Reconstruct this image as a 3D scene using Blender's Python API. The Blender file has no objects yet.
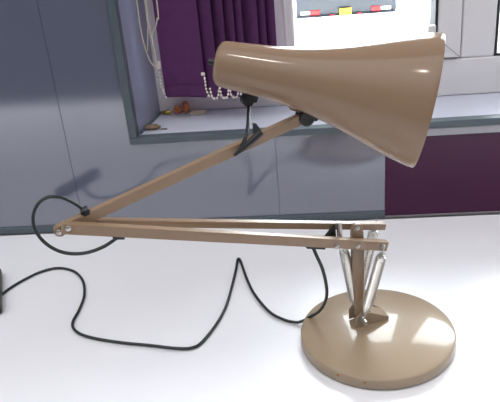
import bpy, bmesh, math, random
from mathutils import Vector, Matrix

random.seed(4)
S = bpy.context.scene
COL = S.collection

# ------------------------------------------------------------------ camera
cam_data = bpy.data.cameras.new('camera')
cam = bpy.data.objects.new('camera', cam_data)
COL.objects.link(cam)
r = Vector((0.99458791, 0.06522045, -0.08087755))
u = Vector((0.04629069, 0.41873362, 0.90692851))
w = Vector((-0.09301643, 0.90576401, -0.4134483))
M = Matrix(((r.x, u.x, -w.x, 0), (r.y, u.y, -w.y, -0.97074), (r.z, u.z, -w.z, 0.483855), (0, 0, 0, 1)))
cam.matrix_world = M
cam_data.sensor_fit = 'HORIZONTAL'
cam_data.sensor_width = 36
cam_data.lens = 648.27 * 36 / 500
cam_data.clip_start = 0.01
S.camera = cam

# ------------------------------------------------------------------ world: bright overcast outdoors, dim room behind the camera
SKY, ROOM, UPR = 16.0, 0.08, 1.95
wd = bpy.data.worlds.new('world')
S.world = wd
wd.use_nodes = True
nt = wd.node_tree
nt.nodes.clear()
tc = nt.nodes.new('ShaderNodeTexCoord')
sx = nt.nodes.new('ShaderNodeSeparateXYZ')
nt.links.new(tc.outputs['Generated'], sx.inputs[0])
mr = nt.nodes.new('ShaderNodeMapRange')
mr.interpolation_type = 'SMOOTHSTEP'
mr.inputs['From Min'].default_value = 0.10
mr.inputs['From Max'].default_value = 0.25
nt.links.new(sx.outputs['Y'], mr.inputs['Value'])
mz = nt.nodes.new('ShaderNodeMapRange')
mz.interpolation_type = 'SMOOTHSTEP'
mz.inputs['From Min'].default_value = 0.35
mz.inputs['From Max'].default_value = 0.9
nt.links.new(sx.outputs['Z'], mz.inputs['Value'])
rm = nt.nodes.new('ShaderNodeMix')
rm.data_type = 'RGBA'
rm.inputs['A'].default_value = (0.55 * ROOM, 0.53 * ROOM, 0.56 * ROOM, 1)
rm.inputs['B'].default_value = (0.97 * UPR, 0.98 * UPR, UPR, 1)
nt.links.new(mz.outputs['Result'], rm.inputs['Factor'])
mx = nt.nodes.new('ShaderNodeMix')
mx.data_type = 'RGBA'
nt.links.new(mr.outputs['Result'], mx.inputs['Factor'])
nt.links.new(rm.outputs['Result'], mx.inputs['A'])
mx.inputs['B'].default_value = (0.93 * SKY, 0.97 * SKY, 1.0 * SKY, 1)
bg = nt.nodes.new('ShaderNodeBackground')
nt.links.new(mx.outputs['Result'], bg.inputs['Color'])
wo = nt.nodes.new('ShaderNodeOutputWorld')
nt.links.new(bg.outputs[0], wo.inputs[0])


def area(name, loc, target, sx_, sy_, power, color):
    l = bpy.data.lights.new(name, 'AREA')
    l.shape = 'RECTANGLE'
    l.size, l.size_y, l.energy, l.color = sx_, sy_, power, color
    o = bpy.data.objects.new(name, l)
    COL.objects.link(o)
    o.location = loc
    o.rotation_euler = (Vector(target) - Vector(loc)).to_track_quat('-Z', 'Y').to_euler()
    return o


# ceiling tube in the room
area('ceiling_light', (-0.32, -1.11, 2.2), (-0.1, -0.4, 0), 0.035, 0.035, 2.6, (1.0, 0.93, 0.84))


S.view_settings.view_transform = 'Standard'
S.view_settings.look = 'None'
S.view_settings.gamma = 1
S.view_settings.exposure = 0.28
S.view_settings.use_curve_mapping = False


# ------------------------------------------------------------------ materials
def lin(c):
    return tuple((v / 255 / 12.92 if v <= 10 else ((v / 255 + 0.055) / 1.055) ** 2.4) for v in c) + (1,)


def mat(name, rgb, rough=0.5, metal=0.0, spec=0.5, coat=0.0, var=0.0, scale=20.0, bump=0.0, bscale=80.0, dark=None):
    m = bpy.data.materials.new(name)
    m.use_nodes = True
    t = m.node_tree
    b = t.nodes['Principled BSDF']
    b.inputs['Roughness'].default_value = rough
    b.inputs['Metallic'].default_value = metal
    b.inputs['Specular IOR Level'].default_value = spec
    b.inputs['Coat Weight'].default_value = coat
    b.inputs['Coat Roughness'].default_value = 0.07
    c = lin(rgb)
    tcn = t.nodes.new('ShaderNodeTexCoord')
    n = t.nodes.new('ShaderNodeTexNoise')
    n.inputs['Scale'].default_value = scale
    n.inputs['Detail'].default_value = 4
    t.links.new(tcn.outputs['Object'], n.inputs['Vector'])
    ramp = t.nodes.new('ShaderNodeValToRGB')
    d = lin(dark) if dark else tuple(x * (1 - var) for x in c[:3]) + (1,)
    ramp.color_ramp.elements[0].color = d
    ramp.color_ramp.elements[0].position = 0.3
    ramp.color_ramp.elements[1].color = c
    ramp.color_ramp.elements[1].position = 0.6
    t.links.new(n.outputs['Fac'], ramp.inputs['Fac'])
    t.links.new(ramp.outputs['Color'], b.inputs['Base Color'])
    if bump:
        n2 = t.nodes.new('ShaderNodeTexNoise')
        n2.inputs['Scale'].default_value = bscale
        n2.inputs['Detail'].default_value = 3
        t.links.new(tcn.outputs['Object'], n2.inputs['Vector'])
        bp = t.nodes.new('ShaderNodeBump')
        bp.inputs['Strength'].default_value = bump
        bp.inputs['Distance'].default_value = 0.002
        t.links.new(n2.outputs['Fac'], bp.inputs['Height'])
        t.links.new(bp.outputs['Normal'], b.inputs['Normal'])
    return m


BEIGE = mat('beige_enamel', (143, 118, 97), 0.13, spec=0.3, coat=0.0, var=0.03, scale=6)
BEIGE_ARM = mat('beige_arm_paint', (142, 117, 94), 0.35, var=0.06, scale=30)
BEIGE_BASE = mat('beige_base_enamel', (154, 135, 113), 0.35, spec=0.2, coat=0.5, var=0.03, scale=9)
INNER = mat('shade_inner_white', (225, 220, 212), 0.35)
BLACK = mat('black_plastic', (26, 26, 28), 0.4, var=0.1)
CORD = mat('black_cord_rubber', (34, 38, 40), 0.45, var=0.1)
CHROME = mat('chrome', (190, 188, 182), 0.32, metal=1.0, var=0.05, scale=60)
STEEL = mat('spring_steel', (222, 220, 216), 0.28, metal=0.85, var=0.08, scale=90)
RUST = mat('chipped_paint', (150, 92, 48), 0.8)
WHITE_TOP = mat('white_desk_laminate', (230, 229, 233), 0.28, var=0.015, scale=3)
GREY = mat('grey_blue_laminate', (103, 107, 127), 0.10, var=0.05, scale=3)
GREY.node_tree.nodes['Principled BSDF'].inputs['IOR'].default_value = 2.5
GREYREV = mat('lavender_laminate', (148, 152, 176), 0.18, var=0.05, scale=4)
TRIMG = mat('slate_edging', (84, 94, 102), 0.38, var=0.08, scale=20)
PURPLE = mat('plum_laminate', (70, 22, 60), 0.18, spec=0.3, var=0.05, scale=3)
ALU = mat('aluminium', (165, 162, 168), 0.4, metal=0.6, var=0.05)
SILL = mat('pale_sill', (200, 203, 218), 0.24, var=0.04, scale=5)
UPVC = mat('white_upvc', (232, 228, 230), 0.3, var=0.02, scale=6)
GASKET = mat('dark_gasket', (28, 34, 40), 0.6)
BLIND = mat('purple_blind_fabric', (102, 60, 106), 0.85, spec=0.1, var=0.12, scale=60, bump=0.2, bscale=900)
BEAD = mat('white_bead', (225, 215, 205), 0.4)
CLEAR = mat('weight_plastic', (200, 190, 190), 0.3)
CORDW = mat('cream_cord', (205, 195, 178), 0.6)
ORANGE = mat('orange_scrap', (226, 140, 88), 0.6, dark=(184, 98, 58), scale=120)
BRASS = mat('brass', (190, 160, 80), 0.3, metal=0.9)
CREAM = mat('cream_card', (214, 200, 170), 0.7)
LEAF = mat('dry_brown', (138, 116, 92), 0.8, dark=(96, 78, 62), scale=150)
FLOORM = mat('grey_carpet', (110, 108, 110), 0.9, var=0.2, scale=200)
GROUND = mat('pale_paving', (205, 203, 200), 0.9, var=0.05, scale=2)
RENDER = mat('white_render', (235, 232, 228), 0.8, var=0.03)
CARP = mat('dark_car_paint', (44, 54, 70), 0.25, coat=0.3, var=0.05)
CARGL = mat('car_glass', (24, 30, 38), 0.1)
TYRE = mat('tyre', (22, 22, 24), 0.8)
REDL = mat('red_lens', (200, 40, 50), 0.25)
WHL = mat('white_lens', (225, 225, 225), 0.25)
YEL = mat('yellow_plate', (236, 200, 60), 0.5)
VANP = mat('white_van_paint', (235, 235, 235), 0.3)


def translucent(m, rgb, fac):
    t = m.node_tree
    b = t.nodes['Principled BSDF']
    o = t.nodes['Material Output']
    tl = t.nodes.new('ShaderNodeBsdfTranslucent')
    tl.inputs[0].default_value = lin(rgb)
    mi = t.nodes.new('ShaderNodeMixShader')
    mi.inputs[0].default_value = fac
    t.links.new(b.outputs[0], mi.inputs[1])
    t.links.new(tl.outputs[0], mi.inputs[2])
    t.links.new(mi.outputs[0], o.inputs[0])


translucent(BLIND, (140, 40, 130), 0.06)


def glass_mat():
    m = bpy.data.materials.new('window_glass')
    m.use_nodes = True
    t = m.node_tree
    t.nodes.clear()
    tr = t.nodes.new('ShaderNodeBsdfTransparent')
    tr.inputs[0].default_value = (0.96, 0.98, 0.98, 1)
    gl = t.nodes.new('ShaderNodeBsdfGlossy')
    gl.inputs['Roughness'].default_value = 0.02
    fr = t.nodes.new('ShaderNodeFresnel')
    fr.inputs['IOR'].default_value = 1.3
    mi = t.nodes.new('ShaderNodeMixShader')
    o = t.nodes.new('ShaderNodeOutputMaterial')
    t.links.new(fr.outputs[0], mi.inputs[0])
    t.links.new(tr.outputs[0], mi.inputs[1])
    t.links.new(gl.outputs[0], mi.inputs[2])
    t.links.new(mi.outputs[0], o.inputs[0])
    return m


GLASS = glass_mat()


# ------------------------------------------------------------------ mesh helpers
def V(*a):
    return Vector(a[0]) if len(a) == 1 else Vector(a)


def obj(name, bm, m, parent=None, smooth=True, bevel=0.0, autosmooth=40):
    me = bpy.data.meshes.new(name)
    bmesh.ops.recalc_face_normals(bm, faces=bm.faces[:])
    if smooth:
        for f in bm.faces:
            f.smooth = True
        for e in bm.edges:
            if len(e.link_faces) == 2 and e.calc_face_angle(0) > math.radians(autosmooth):
                e.smooth = False
    bm.to_mesh(me)
    bm.free()
    me.materials.append(m)
    o = bpy.data.objects.new(name, me)
    COL.objects.link(o)
    if parent:
        o.parent = parent
    if bevel:
        b = o.modifiers.new('bevel', 'BEVEL')
        b.width = bevel
        b.segments = 2
        b.limit_method = 'ANGLE'
    return o


def tag(o, label, cat, group=None):
    o['label'] = label
    o['category'] = cat
    if group:
        o['group'] = group
    return o


def struct(name, bm, m, parent=None, bevel=0.0, label=None):
    o = obj(name, bm, m, parent, smooth=False, bevel=bevel)
    o['kind'] = 'structure'
    if label:
        o['label'] = label
    return o


def empty(name, loc, rz=0):
    o = bpy.data.objects.new(name, None)
    COL.objects.link(o)
    o.location = loc
    o.rotation_euler = (0, 0, rz)
    o.empty_display_size = 0.05
    return o


def box(x0, x1, y0, y1, z0, z1, bm=None):
    bm = bm or bmesh.new()
    vs = [bm.verts.new((x, y, z)) for z in (z0, z1) for y in (y0, y1) for x in (x0, x1)]
    for q in ((0, 1, 3, 2), (4, 6, 7, 5), (0, 4, 5, 1), (2, 3, 7, 6), (0, 2, 6, 4), (1, 5, 7, 3)):
        bm.faces.new([vs[i] for i in q])
    return bm


def bar(p, q, wd_, h, bm=None, side=V(0, 1, 0), taper=1.0):
    """rectangular bar from p to q: wd_ along side, h across"""
    bm = bm or bmesh.new()
    p, q = V(p), V(q)
    d = (q - p).normalized()
    s = (side - d * side.dot(d)).normalized()
    n = d.cross(s)
    vs = []
    for c, k in ((p, 1.0), (q, taper)):
        for a, b in ((-1, -1), (1, -1), (1, 1), (-1, 1)):
            vs.append(bm.verts.new(c + s * a * wd_ / 2 * k + n * b * h / 2 * k))
    bm.faces.new(vs[:4][::-1])
    bm.faces.new(vs[4:])
    for i in range(4):
        j = (i + 1) % 4
        bm.faces.new((vs[i], vs[j], vs[4 + j], vs[4 + i]))
    return bm


def frame_of(d):
    d = d.normalized()
    a = V(0, 0, 1) if abs(d.z) < 0.9 else V(1, 0, 0)
    e = d.cross(a).normalized()
    return e, e.cross(d).normalized()


def lathe(p, q, prof, seg=48, bm=None, caps=True):
    """prof: list of (t along p->q in metres, radius)"""
    bm = bm or bmesh.new()
    p, q = V(p), V(q)
    d = (q - p).normalized()
    e, g = frame_of(d)
    rings = []
    for t, rad in prof:
        c = p + d * t
        if rad < 1e-6:
            rings.append([bm.verts.new(c)])
        else:
            rings.append([bm.verts.new(c + (e * math.cos(k * 2 * math.pi / seg) + g * math.sin(k * 2 * math.pi / seg)) * rad) for k in range(seg)])
    for A, B in zip(rings, rings[1:]):
        for k in range(seg):
            j = (k + 1) % seg
            if len(A) == 1 and len(B) == 1:
                continue
            if len(A) == 1:
                bm.faces.new((A[0], B[k], B[j]))
            elif len(B) == 1:
                bm.faces.new((A[k], A[j], B[0]))
            else:
                bm.faces.new((A[k], A[j], B[j], B[k]))
    if caps:
        for R_ in (rings[0], rings[-1]):
            if len(R_) > 2:
                bm.faces.new(R_)
    return bm


def cyl(p, q, rad, seg=24, bm=None, ch=0.12):
    L = (V(q) - V(p)).length
    c = min(rad * ch, L * 0.3)
    return lathe(p, q, [(0, rad - c), (c, rad), (L - c, rad), (L, rad - c)], seg, bm)


def spline(pts, n=10):
    P = [V(p) for p in pts]
    P = [P[0] * 2 - P[1]] + P + [P[-1] * 2 - P[-2]]
    out = []
    for i in range(1, len(P) - 2):
        a, b, c, d = P[i - 1:i + 3]
        for k in range(n):
            t = k / n
            out.append(0.5 * ((2 * b) + (c - a) * t + (2 * a - 5 * b + 4 * c - d) * t * t + (3 * b - a - 3 * c + d) * t ** 3))
    out.append(P[-2])
    return out


def tube(pts, rad, seg=10, bm=None):
    bm = bm or bmesh.new()
    n = len(pts)
    rf = rad if callable(rad) else (lambda t: rad)
    prev = None
    rings = []
    for i, p in enumerate(pts):
        d = (pts[min(i + 1, n - 1)] - pts[max(i - 1, 0)]).normalized()
        if prev is None:
            e, g = frame_of(d)
        else:
            e = (prev - d * prev.dot(d)).normalized()
            g = d.cross(e)
        prev = e
        rr = rf(i / (n - 1))
        rings.append([bm.verts.new(p + (e * math.cos(k * 2 * math.pi / seg) + g * math.sin(k * 2 * math.pi / seg)) * rr) for k in range(seg)])
    for A, B in zip(rings, rings[1:]):
        for k in range(seg):
            j = (k + 1) % seg
            bm.faces.new((A[k], A[j], B[j], B[k]))
    bm.faces.new(rings[0][::-1])
    bm.faces.new(rings[-1])
    return bm


def prism(poly, y0, y1, bm=None):
    """polygon in x,z extruded along y"""
    bm = bm or bmesh.new()
    A = [bm.verts.new((x, y0, z)) for x, z in poly]
    B = [bm.verts.new((x, y1, z)) for x, z in poly]
    bm.faces.new(A)
    bm.faces.new(B[::-1])
    for i in range(len(poly)):
        j = (i + 1) % len(poly)
        bm.faces.new((A[i], A[j], B[j], B[i]))
    return bm


def lump(c, rx, ry, rz, jitter=0.25, sub=2):
    bm = bmesh.new()
    bmesh.ops.create_icosphere(bm, subdivisions=sub, radius=1)
    for v in bm.verts:
        k = 1 + random.uniform(-jitter, jitter)
        v.co = V(c) + V(v.co.x * rx * k, v.co.y * ry * k, v.co.z * rz * k)
    return bm


# ------------------------------------------------------------------ setting
struct('floor', box(-2.5, 3.5, -3.2, 0.0, -0.80, -0.74), FLOORM)

# wall under and beside the window, faced with glossy grey-blue panels (butt joints between them)
bm = box(-2.0, -0.3889, 0.0, 0.012, 0.012, 2.2)
box(-0.3882, -0.2834, 0.0, 0.012, 0.012, 2.2, bm)
box(-0.2834, -0.0519, 0.0, 0.012, 0.012, 0.1508, bm)
box(-0.0513, 0.1200, 0.0, 0.012, 0.012, 0.1508, bm)
struct('wall_back', bm, GREY, label='glossy grey-blue laminate wall panels behind the desk and left of the window')
bm = box(-2.0, -0.2834, 0.013, 0.30, -0.74, 4.5)  # unseen upper part extended unrealistically high to block bright sky above the wall
box(-0.2834, 3.0, 0.013, 0.16, -0.74, 0.1505, bm)
box(-0.2834, 3.0, 0.013, 0.30, 0.83, 4.5, bm)
box(1.72, 3.0, 0.013, 0.30, 0.1505, 0.83, bm)
struct('wall_outer', bm, RENDER)
struct('wall_lower', box(0.1206, 3.0, 0.0, 0.012, 0.003, 0.1378), PURPLE, label='glossy plum purple wall panel below the window at right')
# slate sealing strip where grey panel meets the desk
struct('baseboard_back', box(-2.0, 0.1200, -0.004, 0.011, 0.0, 0.0118), TRIMG, bevel=0.001)
struct('baseboard_right', box(0.1206, 3.0, -0.002, 0.011, 0.0, 0.0028), ALU)
struct('trim_1', box(0.1206, 3.0, -0.003, 0.011, 0.1380, 0.1508), ALU, bevel=0.001, label='pale metal strip along the top of the purple panel')
# slate edging round the opening: sill nose and left upright
bm = box(-0.2834, 3.0, -0.006, 0.012, 0.1512, 0.1621)
struct('trim_2', bm, TRIMG, bevel=0.001, label='slate grey edging along the front of the window sill')
bm = box(-0.2834, -0.2705, -0.006, 0.012, 0.1622, 0.83)
struct('trim_3', bm, TRIMG, bevel=0.001, label='slate grey upright edging at the left of the window opening')
# reveal at left and sill board
bm = bmesh.new()
vs = [(-0.2834, 0.0125), (-0.2705, 0.0125), (-0.2580, 0.1262), (-0.2834, 0.1262)]
A_ = [bm.verts.new((x, y, 0.1625)) for x, y in vs]
B_ = [bm.verts.new((x, y, 0.83)) for x, y in vs]
bm.faces.new(A_[::-1])
bm.faces.new(B_)
for i in range(4):
    j = (i + 1) % 4
    bm.faces.new((A_[i], A_[j], B_[j], B_[i]))
struct('wall_left', bm, GREYREV, label='lavender-grey laminate reveal at the left side of the window')
struct('sill_trim_4', box(-0.2834, 1.72, 0.0122, 0.1640, 0.1508, 0.1622), SILL).name = 'trim_4'
# dark sealant line at the foot of the reveal
bm = bar((-0.2690, 0.014, 0.1640), (-0.2570, 0.1255, 0.1640), 0.004, 0.0035, side=V(1, 0, 0))
struct('trim_5', bm, TRIMG)

# window: white frame, one opening sash in view, more lights to the right
FZ0, FZ1 = 0.1624, 0.82
FY0, FY1 = 0.1264, 0.185
win = empty('window_1', (0, 0, 0))
win['kind'] = 'structure'
win['label'] = 'white plastic window with opening sash, dark gaskets and clear panes'


def wpart(name, bm, m, bevel=0.0):
    return obj(name, bm, m, win, smooth=False, bevel=bevel)


bm = box(-0.2834, 1.71, FY0, FY1, FZ0, 0.2255)
box(-0.2580, 1.71, FY0, FY1, FZ1 - 0.06, FZ1, bm)
for a, b in ((-0.2834, -0.205), (-0.112, -0.066), (0.2588, 0.3130), (0.78, 0.84), (1.65, 1.71)):
    box(a, b, FY0, FY1, 0.2255, FZ1 - 0.06, bm)
wpart('window_frame', bm, UPVC, 0.003)
# opening sash, a touch proud of the frame
SX0, SX1, SZ0, SZ1 = -0.0640, 0.2568, 0.2282, 0.775
GX0, GX1, GZ0, GZ1 = -0.0150, 0.2190, 0.2620, 0.735
bm = bmesh.new()


def mitre(bm, o4, i4, y0, y1):
    ring = []
    for y in (y0, y1):
        ring.append(([bm.verts.new((x, y, z)) for x, z in o4], [bm.verts.new((x, y, z)) for x, z in i4]))
    (o0, i0), (o1, i1) = ring
    for k in range(4):
        j = (k + 1) % 4
        bm.faces.new((o0[k], o0[j], i0[j], i0[k]))
        bm.faces.new((o1[k], i1[k], i1[j], o1[j]))
        bm.faces.new((o0[k], o1[k], o1[j], o0[j]))
        bm.faces.new((i0[k], i0[j], i1[j], i1[k]))
    return bm


mitre(bm, [(SX0, SZ0), (SX1, SZ0), (SX1, SZ1), (SX0, SZ1)], [(GX0, GZ0), (GX1, GZ0), (GX1, GZ1), (GX0, GZ1)], 0.1215, 0.180)
wpart('sash', bm, UPVC, 0.0025)
# fine groove along the left stile
wpart('stile_bead', box(-0.0305, -0.0255, 0.1195, 0.1225, 0.265, 0.73), UPVC, 0.001)
wpart('corner_block', box(0.2030, 0.2155, 0.119, 0.131, 0.2640, 0.2830), UPVC, 0.001)
g = 0.004
wpart('mitre_line', bar((GX1 + 0.001, 0.1212, GZ0 - 0.001), (SX1 - 0.002, 0.1212, SZ0 + 0.002), 0.001, 0.0012), ALU)
bm = mitre(bmesh.new(), [(GX0, GZ0), (GX1 + .0002, GZ0), (GX1 + .0002, GZ1), (GX0, GZ1)], [(GX0 + .0003, GZ0 + .0005), (GX1 - .0045, GZ0 + .0005), (GX1 - .0045, GZ1 - g), (GX0 + .0003, GZ1 - g)], 0.124, 0.17)
wpart('gasket', bm, GASKET)
# dark seal strip in the gap between sash and frame
bm = mitre(bmesh.new(), [(-0.066, 0.2256), (0.2590, 0.2256), (0.2590, 0.779), (-0.066, 0.779)], [(SX0, SZ0), (SX1, SZ0), (SX1, SZ1), (SX0, SZ1)], 0.135, 0.18)
wpart('gasket', bm, GASKET)
for a, b, z0, z1 in ((-0.205, -0.112, 0.2255, 0.760), (0.3130, 0.78, 0.2255, 0.760), (0.84, 1.65, 0.2255, 0.760)):
    bm = mitre(bmesh.new(), [(a, z0), (b, z0), (b, z1), (a, z1)], [(a + g, z0 + g), (b - g, z0 + g), (b - g, z1 - g), (a + g, z1 - g)], 0.128, 0.17)
    wpart('gasket', bm, GASKET)
    wpart('pane', box(a + g, b - g, 0.152, 0.156, z0 + g, z1 - g), GLASS)
wpart('pane', box(GX0 + .003, GX1 - .003, 0.152, 0.156, GZ0 + .003, GZ1 - .003), GLASS)

# ------------------------------------------------------------------ outside
struct('ground_outside', box(-30, 40, 0.31, 60, -2.05, -1.95), GROUND).name = 'floor_outside'
gw = obj('garden_wall', box(-9, 14, 8.0, 8.22, -1.95, -0.985), RENDER, None, False, 0.01)
tag(gw, 'low white garden wall outside the window in front of the parked car', 'wall')
gp = obj('gate_post', box(-0.22, -0.07, 7.75, 7.93, -1.95, -0.2), RENDER, None, False, 0.01)
tag(gp, 'pale post standing outside at the left end of the parked car', 'post')

car = empty('parked_car', (0.77, 11.0, -1.95))
tag(car, 'dark blue-grey parked car with yellow rear plate seen through the window', 'car')
prof = [(-0.88, 0.30), (-0.90, 0.62), (-0.88, 0.92), (-0.80, 0.98), (-0.66, 1.42), (-0.56, 1.50), (0.56, 1.50), (0.66, 1.42), (0.80, 0.98), (0.88, 0.92), (0.90, 0.62), (0.88, 0.30)]
obj('body', prism(prof, 0.0, 4.0), CARP, car, True, 0.04)
obj('bumper', box(-0.90, 0.90, -0.10, 0.02, 0.30, 0.56), CARP, car, False, 0.03)
obj('rear_window', prism([(-0.66, 1.02), (0.66, 1.02), (0.56, 1.40), (-0.56, 1.40)], -0.02, 0.01), CARGL, car, False, 0.01)
obj('number_plate', box(-0.11, 0.10, -0.125, -0.102, 0.545, 0.665), YEL, car, False, 0.004)
for sgn in (-1, 1):
    tl = obj('tail_light', box(*sorted((sgn * 0.45, sgn * 0.62)), -0.03, 0.0, 0.56, 0.65), REDL, car, False, 0.01)
    obj('reversing_lens', box(*sorted((sgn * 0.62, sgn * 0.80)), -0.03, 0.0, 0.57, 0.64), WHL, tl, False, 0.01)
    obj('fog_light', box(*sorted((sgn * 0.20, sgn * 0.28)), -0.125, -0.102, 0.50, 0.57), REDL, car, False, 0.01)
    for yy in (0.75, 3.2):
        obj('wheel', cyl((sgn * 0.70, yy, 0.31), (sgn * 0.89, yy, 0.31), 0.31, 24), TYRE, car)

# ------------------------------------------------------------------ desk
desk = empty('desk', (0.3, -0.45, -0.74))
tag(desk, 'white laminate desk top under the beige lamp', 'desk')
obj('desktop', box(-1.5, 1.5, -0.40, 0.444, 0.71, 0.74), WHITE_TOP, desk, False, 0.002)
for s in (-1, 1):
    for yy in (-0.36, 0.36):
        obj('leg', box(s * 1.4 - 0.02, s * 1.4 + 0.02, yy - 0.02, yy + 0.02, 0, 0.7095), ALU, desk, False, 0.002)

# ------------------------------------------------------------------ vertical blind, slats stacked at the left
bl = empty('vertical_blind', (-0.15, 0.07, 0.80))
tag(bl, 'purple vertical blind with slats stacked at the left of the window', 'blind')
bl_inv = Matrix.Translation((0.15, -0.07, -0.80))


def blpart(name, bm, m, parent=None, smooth=True):
    bm.transform(bl_inv)
    return obj(name, bm, m, parent or bl, smooth)


blpart('headrail', box(-0.255, 1.60, 0.05, 0.09, 0.780, 0.815), UPVC, smooth=False)
ZB = 0.2030


def slat(cx, cy, ang, wdt, zb=ZB):
    """slightly bowed fabric vane, ang from the wall plane"""
    bm = bmesh.new()
    n = 8
    d = V(math.cos(ang), math.sin(ang), 0)
    nn = V(-math.sin(ang), math.cos(ang), 0)
    rows = []
    for side in (-1, 1):
        row = []
        for i in range(n + 1):
            t = i / n - 0.5
            p = V(cx, cy, 0) + d * wdt * t + nn * (0.003 * (1 - 4 * t * t) + side * 0.0005)
            row.append((bm.verts.new((p.x, p.y, zb)), bm.verts.new((p.x, p.y, 0.778))))
        rows.append(row)
    a, b = rows
    for i in range(n):
        bm.faces.new((a[i][0], a[i + 1][0], a[i + 1][1], a[i][1]))
        bm.faces.new((b[i][0], b[i][1], b[i + 1][1], b[i + 1][0]))
        bm.faces.new((a[i][0], b[i][0], b[i + 1][0], a[i + 1][0]))
        bm.faces.new((a[i][1], a[i + 1][1], b[i + 1][1], b[i][1]))
    for i in (0, n):
        bm.faces.new((a[i][0], a[i][1], b[i][1], b[i][0]))
    return bm


blpart('slat', slat(-0.198, 0.071, math.radians(-14), 0.074), BLIND)
edges = [-0.1406, -0.1223, -0.1065, -0.0938, -0.0701, -0.0575, -0.0426]
SL = []
for i, ex in enumerate(edges):
    a = math.radians(-40)
    wdt = 0.078
    # right edge (front) of the slat sits at ex
    cx = ex - 0.5 * wdt * math.cos(a) + 0.001
    cy = 0.077
    blpart('slat', slat(cx, cy, a, wdt), BLIND)
    SL.append((cx, cy, a, wdt))
blpart('bottom_weight', box(-0.233, -0.163, 0.0, 0.0016, 0, 0.0) if False else bar((-0.2310, 0.0795, ZB + 0.012), (-0.166, 0.0632, ZB + 0.012), 0.0016, 0.018, side=V(0, 1, 0)), BLIND, smooth=False)


def beads(pts, rad=0.0021, step=0.0056):
    bm = bmesh.new()
    sp = spline(pts, 24)
    acc = step
    last = sp[0]
    for p in sp:
        acc += (p - last).length
        last = p
        if acc >= step:
            acc = 0
            bmesh.ops.create_icosphere(bm, subdivisions=1, radius=rad, matrix=Matrix.Translation(p))
    tube(sp[::6] + [sp[-1]], 0.0006, 5, bm)
    return bm


blpart('bead_chain', beads([(-0.2335, 0.06, 0.262), (-0.2347, 0.06, 0.2408), (-0.2338, 0.06, 0.2241), (-0.2290, 0.062, 0.2050)]), BEAD)
# linking chains sagging between the slat feet, front side
px = [(-0.1575, 0.030, 0.2490)] + [(-0.1566, 0.028, 0.2406), (-0.1560, 0.028, 0.2245), (-0.1520, 0.028, 0.2120)]
blpart('bead_chain', beads(px), BEAD)
for i in range(5):
    x0 = -0.150 + i * 0.0155
    blpart('bead_chain', beads([(x0, 0.028, 0.226), (x0 + 0.002, 0.027, 0.2135), (x0 + 0.007, 0.027, 0.2090), (x0 + 0.012, 0.027, 0.2140), (x0 + 0.014, 0.028, 0.226)]), BEAD)
blpart('chain_clip', box(-0.1615, -0.1560, 0.027, 0.030, 0.2480, 0.2525), BEAD, smooth=False)
blpart('chain_clip', box(-0.2375, -0.2310, 0.058, 0.062, 0.2560, 0.2680), BEAD, smooth=False)
# pull cords in two loops
blpart('pull_cord', tube(spline([(-0.2500, 0.05, 0.782), (-0.2512, 0.05, 0.60), (-0.2518, 0.05, 0.3662), (-0.2524, 0.05, 0.3331), (-0.2508, 0.05, 0.3021), (-0.2462, 0.05, 0.2765), (-0.2400, 0.05, 0.2635), (-0.2365, 0.05, 0.2640), (-0.2352, 0.05, 0.2693), (-0.2354, 0.05, 0.2853), (-0.2368, 0.05, 0.3089), (-0.2390, 0.05, 0.3428), (-0.2382, 0.05, 0.3651), (-0.2385, 0.05, 0.60), (-0.2390, 0.05, 0.782)], 12), 0.0011, 8), CORDW)
blpart('pull_cord', tube(spline([(-0.2370, 0.056, 0.782), (-0.2380, 0.056, 0.60), (-0.2406, 0.055, 0.3497), (-0.2426, 0.055, 0.3193), (-0.2475, 0.055, 0.2870)], 12), 0.0011, 8), CORDW)
blpart('pull_cord', tube(spline([(-0.2165, 0.04, 0.782), (-0.2175, 0.04, 0.60), (-0.2186, 0.04, 0.3637), (-0.2225, 0.042, 0.3371), (-0.2275, 0.046, 0.3237), (-0.2362, 0.05, 0.312)], 12), 0.0010, 8), CORDW)

# ------------------------------------------------------------------ little things on the sill
ZS = 0.1622
t = tag(obj('crumpled_scrap', lump((-0.2240, 0.115, ZS + 0.008), 0.007, 0.005, 0.008, 0.22), ORANGE), 'small orange-brown crumpled scrap on the sill, left of the taller one', 'scrap', 'orange scraps on the sill')
t = tag(obj('crumpled_scrap', lump((-0.2085, 0.115, ZS + 0.011), 0.006, 0.005, 0.011, 0.22), ORANGE), 'taller orange crumpled scrap standing on the sill below the blind', 'scrap', 'orange scraps on the sill')
t = tag(obj('brass_fitting', lump((-0.2430, 0.115, ZS + 0.004), 0.009, 0.004, 0.004, 0.25), BRASS), 'small brassy fitting lying in the left back corner of the sill', 'fitting')
t = tag(obj('cream_strip', box(-0.2010, -0.1745, 0.104, 0.118, ZS, ZS + 0.0045), CREAM, None, False, 0.001), 'cream strip lying on the sill right of the orange scraps', 'strip')
bm = lump((0, 0, 0), 0.013, 0.009, 0.004, 0.14, 3)
bm.transform(Matrix.Translation((-0.2530, 0.036, ZS + 0.0042)))
t = tag(obj('dry_leaf', bm, LEAF), 'flat brown dried scrap in the front left corner of the sill', 'leaf')
bm = tube(spline([(-0.2405, 0.030, ZS + 0.0012), (-0.235, 0.031, ZS + 0.0014), (-0.228, 0.030, ZS + 0.0012)], 6), 0.0012, 6)
t = tag(obj('twig', bm, LEAF), 'tiny brown twig on the sill beside the flat brown scrap', 'twig')

# ------------------------------------------------------------------ the lamp (local x along the arms to the right, local y away from the viewer)
lamp = empty('desk_lamp', (0.06895, -0.32535, 0.0005), math.radians(20.8634))
tag(lamp, 'beige jointed desk lamp with flared shade and round base on white desk', 'lamp')

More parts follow.
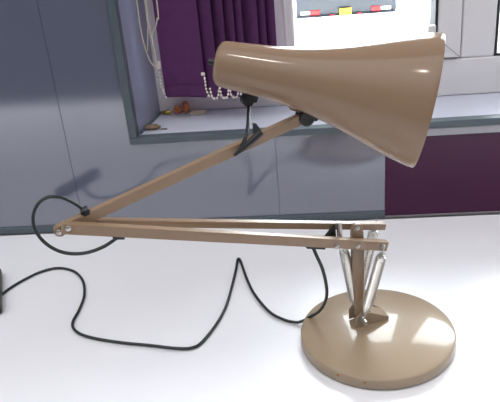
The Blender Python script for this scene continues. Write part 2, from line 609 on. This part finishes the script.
# base: weighted disc with a gentle dome
prof = [(0.0015, 0.0870), (0.0018, 0.0897), (0.0028, 0.0904), (0.0128, 0.0900), (0.0140, 0.0894), (0.0147, 0.0880)]
for k in range(1, 15):
    rr = 0.088 * (1 - k / 14)
    prof.append((0.0147 + 0.0118 * (1 - (rr / 0.088) ** 2) ** 1.0, rr))
base = obj('base', lathe((0.001, -0.003, 0), (0.001, -0.003, 1), prof, 96), BEIGE_BASE, lamp, autosmooth=50)
obj('base_pad', lathe((0.001, -0.003, 0), (0.001, -0.003, 1), [(0, 0.083), (0.0018, 0.083)], 64), BLACK, base)
for x, y, sz in ((-0.0735, -0.0520, 0.0016), (-0.052, -0.0738, 0.0016)):
    d = V(x, y, 0).normalized() * 0.0899
    obj('paint_chip', lump((d.x + 0.001, d.y - 0.003, 0.0105), sz, sz, 0.0008, 0.3), RUST, base)

# bracket: folded gusset on the dome
zb = 0.0262
bm = prism([(-0.0265, zb), (0.0150, zb - 0.0015), (0.0150, zb + 0.0045), (-0.0080, 0.0425), (-0.0200, 0.0450), (-0.0265, 0.040)], -0.0050, -0.0035)
prism([(-0.0265, zb), (0.0150, zb - 0.0015), (0.0150, zb + 0.0045), (-0.0040, 0.0455), (-0.0200, 0.0470), (-0.0265, 0.040)], 0.0140, 0.0155, bm)
bar((-0.0060, 0.005, 0.0405), (0.0155, 0.005, 0.0300), 0.019, 0.0014, bm)
bar((0.0155, 0.005, 0.0300), (0.0155, 0.005, 0.0236), 0.019, 0.0014, bm)
br = obj('bracket', bm, BEIGE_BASE, lamp, False, 0.0004)
obj('pivot_bolt', cyl((-0.0200, -0.0180, 0.0385), (-0.0200, 0.0180, 0.0385), 0.0030, 20), CHROME, lamp)

# upright flat post
bm = bmesh.new()
pz = [(0.0345, 0.0022), (0.0365, 0.0032), (0.045, 0.0042), (0.075, 0.0060), (0.100, 0.0070), (0.148, 0.0070), (0.154, 0.0064), (0.1580, 0.0045), (0.1595, 0.0018)]
L_ = [(-0.0205 - 0.0012 * (z - 0.04) / 0.12 - h, z) for z, h in pz]
R_ = [(-0.0205 - 0.0012 * (z - 0.04) / 0.12 + h, z) for z, h in pz]
prism(L_ + R_[::-1], -0.0030, 0.0030, bm)
obj('post', bm, BEIGE_ARM, lamp, True, 0.0008)

# two lower bars
nl, nr = V(-0.3236, -0.010, 0.2278), V(0.0090, -0.010, 0.1300)
fl, fr_ = V(-0.3113, 0.010, 0.2218), V(0.0172, 0.010, 0.1432)
obj('lower_bar', bar(nl, nr, 0.0085, 0.0108), BEIGE_ARM, lamp, False, 0.0008)
obj('lower_bar', bar(fl, fr_, 0.0085, 0.0074), BEIGE_ARM, lamp, False, 0.0008)

# upper arm with rounded heel
ua, ub = V(-0.3262, 0, 0.2213), V(-0.0800, 0, 0.2885)
obj('upper_arm', bar(ua, ub, 0.0088, 0.0105), BEIGE_ARM, lamp, False, 0.0008)
obj('elbow_plate', cyl((-0.3262, -0.0044, 0.2213), (-0.3262, 0.0044, 0.2213), 0.0056, 24), BEIGE_ARM, lamp)


def bolt(x, y, z, rad=0.0028, depth=0.0018):
    return obj('bolt', lathe((x, y + depth * 0.2, z), (x, y - depth, z), [(0, rad), (depth * 0.7, rad), (depth * 1.05, rad * 0.75), (depth * 1.15, 0.0)], 16), CHROME, lamp)


bolt(-0.3273, -0.0045, 0.2209)
bolt(-0.3180, -0.0145, 0.2275)
bolt(-0.0520, -0.0145, 0.1455)
bolt(-0.0275, -0.0145, 0.1400)
bolt(0.0025, -0.0145, 0.1325)
bolt(-0.0225, -0.0030, 0.1550)
# black spacer and wedge between the bars near the post
obj('spacer', cyl((-0.0425, -0.0010, 0.1380), (-0.0415, 0.0015, 0.1650), 0.0030, 20), CHROME, lamp)
obj('cable_wedge', prism([(-0.0600, 0.1485), (-0.0468, 0.1625), (-0.0462, 0.1440)], -0.001, 0.0050), BLACK, lamp, False, 0.0006)


def spring(p, q, rad=0.0052, wire=0.0009):
    p, q = V(p), V(q)
    d = q - p
    L = d.length
    d.normalize()
    e, g = frame_of(d)
    pts = []
    e0, e1 = 0.010, L - 0.012
    turns = int((e1 - e0) / (wire * 2.15))
    pts.append(p)
    pts.append(p + d * e0 * 0.6)
    N = turns * 14
    for i in range(N + 1):
        t_ = i / N
        k = min(1, 0.35 + t_ * 9, 0.35 + (1 - t_) * 5)
        a = 2 * math.pi * turns * t_
        pts.append(p + d * (e0 + (e1 - e0) * t_) + (e * math.cos(a) + g * math.sin(a)) * rad * k)
    pts.append(p + d * (L - 0.005))
    pts.append(q)
    return obj('spring', tube(pts, wire, 6), STEEL, lamp)


spring((-0.0375, 0.0045, 0.1420), (-0.0200, 0.0070, 0.0390), 0.0050)
spring((0.0025, -0.0185, 0.1360), (-0.0215, -0.0130, 0.0390), 0.0052)
spring((0.0120, 0.0185, 0.1490), (-0.0185, 0.0145, 0.0400), 0.0052)

# shade
sa, sb = V(-0.1463, 0.0380, 0.3453), V(0.0260, -0.0545, 0.3025)
SLN = 0.20017
rp = [0.0223, 0.0236, 0.0250, 0.0270, 0.0301, 0.0346, 0.0403, 0.0469, 0.0538, 0.0600]


def shade_r(t_):
    xs = [i * 8 / 79 for i in range(10)] + [1.0]
    ys = rp + [0.0640]
    t_ = max(0, min(1, t_))
    for i in range(10):
        if t_ <= xs[i + 1]:
            k = (t_ - xs[i]) / (xs[i + 1] - xs[i])
            y0 = ys[max(i - 1, 0)] if i else 2 * ys[0] - ys[1]
            y1, y2 = ys[i], ys[i + 1]
            y3 = ys[min(i + 2, 10)]
            return 0.5 * ((2 * y1) + (y2 - y0) * k + (2 * y0 - 5 * y1 + 4 * y2 - y3) * k * k + (3 * y1 - y0 - 3 * y2 + y3) * k ** 3)
    return ys[-1]


prof = [(-0.0035, 0.0), (-0.0035, 0.0150), (-0.0030, 0.0185), (-0.0012, 0.0208), (0.0015, 0.0221)]
for i in range(1, 41):
    prof.append((SLN * i / 40, shade_r(i / 40)))
prof += [(SLN + 0.0006, 0.0636), (SLN + 0.0003, 0.0629)]
shade = obj('shade', lathe(sa, sb, prof, 96, caps=False), BEIGE, lamp, autosmooth=60)
inner = [(0.002, 0.0), (0.002, 0.0205)]
for i in range(1, 41):
    inner.append((SLN * i / 40, shade_r(i / 40) - 0.0011))
inner.append((SLN + 0.0003, 0.0629))
obj('shade_lining', lathe(sa, sb, inner, 96, caps=False), INNER, shade, autosmooth=60)
dsh = (sb - sa).normalized()
obj('switch', lathe(sa + dsh * -0.0030, sa + dsh * -0.02, [(0, 0.0045), (0.004, 0.0045), (0.0045, 0.003), (0.009, 0.003), (0.0095, 0.0)], 20), BLACK, shade)
# bulb holder inside the neck
obj('bulb_holder', cyl(sa + dsh * 0.003, sa + dsh * 0.045, 0.016, 32), BLACK, shade)
obj('bulb', lathe(sa + dsh * 0.045, sb, [(0, 0.012), (0.012, 0.013), (0.03, 0.024), (0.045, 0.029), (0.060, 0.026), (0.070, 0.015), (0.0735, 0.0)], 32), INNER, shade)

# cord boss under the neck of the shade
bs = V(-0.1240, 0.0330, 0.3065)
bm = cyl((-0.1241, 0.0270, 0.3066), (-0.1241, 0.0390, 0.3066), 0.0062, 28)
bar((-0.1215, 0.034, 0.3050), (-0.1165, 0.034, 0.3190), 0.012, 0.0120, bm, taper=1.15)
obj('cord_holder', bm, BLACK, shade, False, 0.0008)
obj('bolt', cyl((-0.1241, 0.0262, 0.3066), (-0.1241, 0.0275, 0.3066), 0.0020, 12), CORD, shade)

# joint between upper arm and shade
obj('shade_joint', cyl((-0.0755, -0.0070, 0.2895), (-0.0755, 0.0080, 0.2895), 0.0082, 32), BLACK, lamp)
obj('joint_screw', cyl((-0.0655, -0.0040, 0.2865), (-0.0655, 0.0040, 0.2865), 0.0024, 16), BLACK, lamp)
bm = bar((-0.0890, 0.004, 0.3000), (-0.0600, 0.0, 0.2880), 0.010, 0.0030)
obj('joint_plate', bm, BEIGE_ARM, lamp, False, 0.0006)

# cord fittings on the bars
obj('cord_clip', lathe((-0.3040, 0, 0.2322), (-0.2960, 0.0, 0.2360), [(0, 0.0030), (0.002, 0.0048), (0.007, 0.0052), (0.0088, 0.0040)], 20), BLACK, lamp)
obj('cord_clip', bar((-0.2800, -0.010, 0.2075), (-0.2690, -0.010, 0.2050), 0.006, 0.0035), BLACK, lamp, False, 0.0008)
obj('cord_clip', bar((-0.0850, -0.010, 0.1510), (-0.0640, -0.010, 0.1450), 0.006, 0.0036), BLACK, lamp, False, 0.0008)
# boot on the upper arm where the shade cord goes in
bm = tube([V(-0.1530, -0.0085, 0.2660), V(-0.1490, -0.0085, 0.2690), V(-0.1438, -0.0085, 0.2721), V(-0.1342, -0.0085, 0.2780), V(-0.1242, -0.0078, 0.2851)], lambda t_: 0.0018 + 0.0020 * t_, 12)
prism([(-0.1320, 0.2800), (-0.1318, 0.2955), (-0.1288, 0.2945), (-0.1240, 0.2860)], -0.0095, -0.0065, bm)
obj('cord_boot', bm, BLACK, lamp, True, 0)

# the cord in its three visible runs
CR = 0.0019
obj('power_cord', tube(spline([(-0.1222, 0.0330, 0.3030), (-0.1275, 0.020, 0.2960), (-0.1334, 0.004, 0.2900), (-0.1394, -0.0070, 0.2832), (-0.1452, -0.0085, 0.2739), (-0.1515, -0.0085, 0.2672)], 10), 0.0019, 10), CORD, lamp)
obj('power_cord', tube(spline([(-0.3000, 0.0, 0.2345), (-0.3056, 0.002, 0.2412), (-0.3119, 0.004, 0.2463), (-0.3199, 0.004, 0.2521), (-0.3311, 0.002, 0.2548), (-0.3411, 0.0, 0.2497), (-0.3471, -0.004, 0.2384), (-0.3456, -0.008, 0.2245), (-0.3374, -0.012, 0.2119), (-0.3247, -0.014, 0.203), (-0.308, -0.014, 0.1989), (-0.2907, -0.012, 0.2002), (-0.2764, -0.010, 0.2055)], 10), 0.0017, 10), CORD, lamp)
zc = CR + 0.0002
dk = [(-0.0774, -0.010, 0.1480), (-0.0741, -0.012, 0.137), (-0.0693, -0.013, 0.1227), (-0.0646, -0.010, 0.1034), (-0.0595, 0.000, 0.0800), (-0.0555, 0.018, 0.0540), (-0.0570, 0.035, 0.0320), (-0.0625, 0.049, 0.0178), (-0.0690, 0.0600, 0.0060)]
dk += [(x, y, zc) for x, y in ((-0.0765, 0.0660), (-0.0870, 0.0765), (-0.0990, 0.1009), (-0.1045, 0.1476), (-0.1025, 0.1921), (-0.0978, 0.2331), (-0.0964, 0.2505), (-0.0995, 0.2503), (-0.1089, 0.2257), (-0.1270, 0.1830), (-0.1479, 0.1381), (-0.1688, 0.1052), (-0.1944, 0.0754), (-0.2087, 0.0676), (-0.2263, 0.0730), (-0.2575, 0.0928), (-0.2919, 0.1141), (-0.3210, 0.1356), (-0.3386, 0.1535), (-0.3465, 0.1711), (-0.3457, 0.1877), (-0.3364, 0.2116), (-0.3274, 0.2455), (-0.3261, 0.2858), (-0.3344, 0.3177), (-0.3484, 0.3371), (-0.3660, 0.3470), (-0.3899, 0.3434), (-0.4161, 0.3270), (-0.4327, 0.3120), (-0.4421, 0.3001), (-0.4540, 0.2960))]
obj('power_cord', tube([V(p.x, p.y, max(p.z, zc)) for p in spline(dk, 10)], CR, 10), CORD, lamp)
# end of the cord at the left: a black inline block
bm = box(-0.058, 0.058, -0.011, 0.011, 0.0, 0.016)
bm.transform(Matrix.Translation((-0.4512, 0.3058, 0.0002)) @ Matrix.Rotation(math.radians(92.4), 4, 'Z'))
obj('cord_switch', bm, BLACK, lamp, False, 0.004)
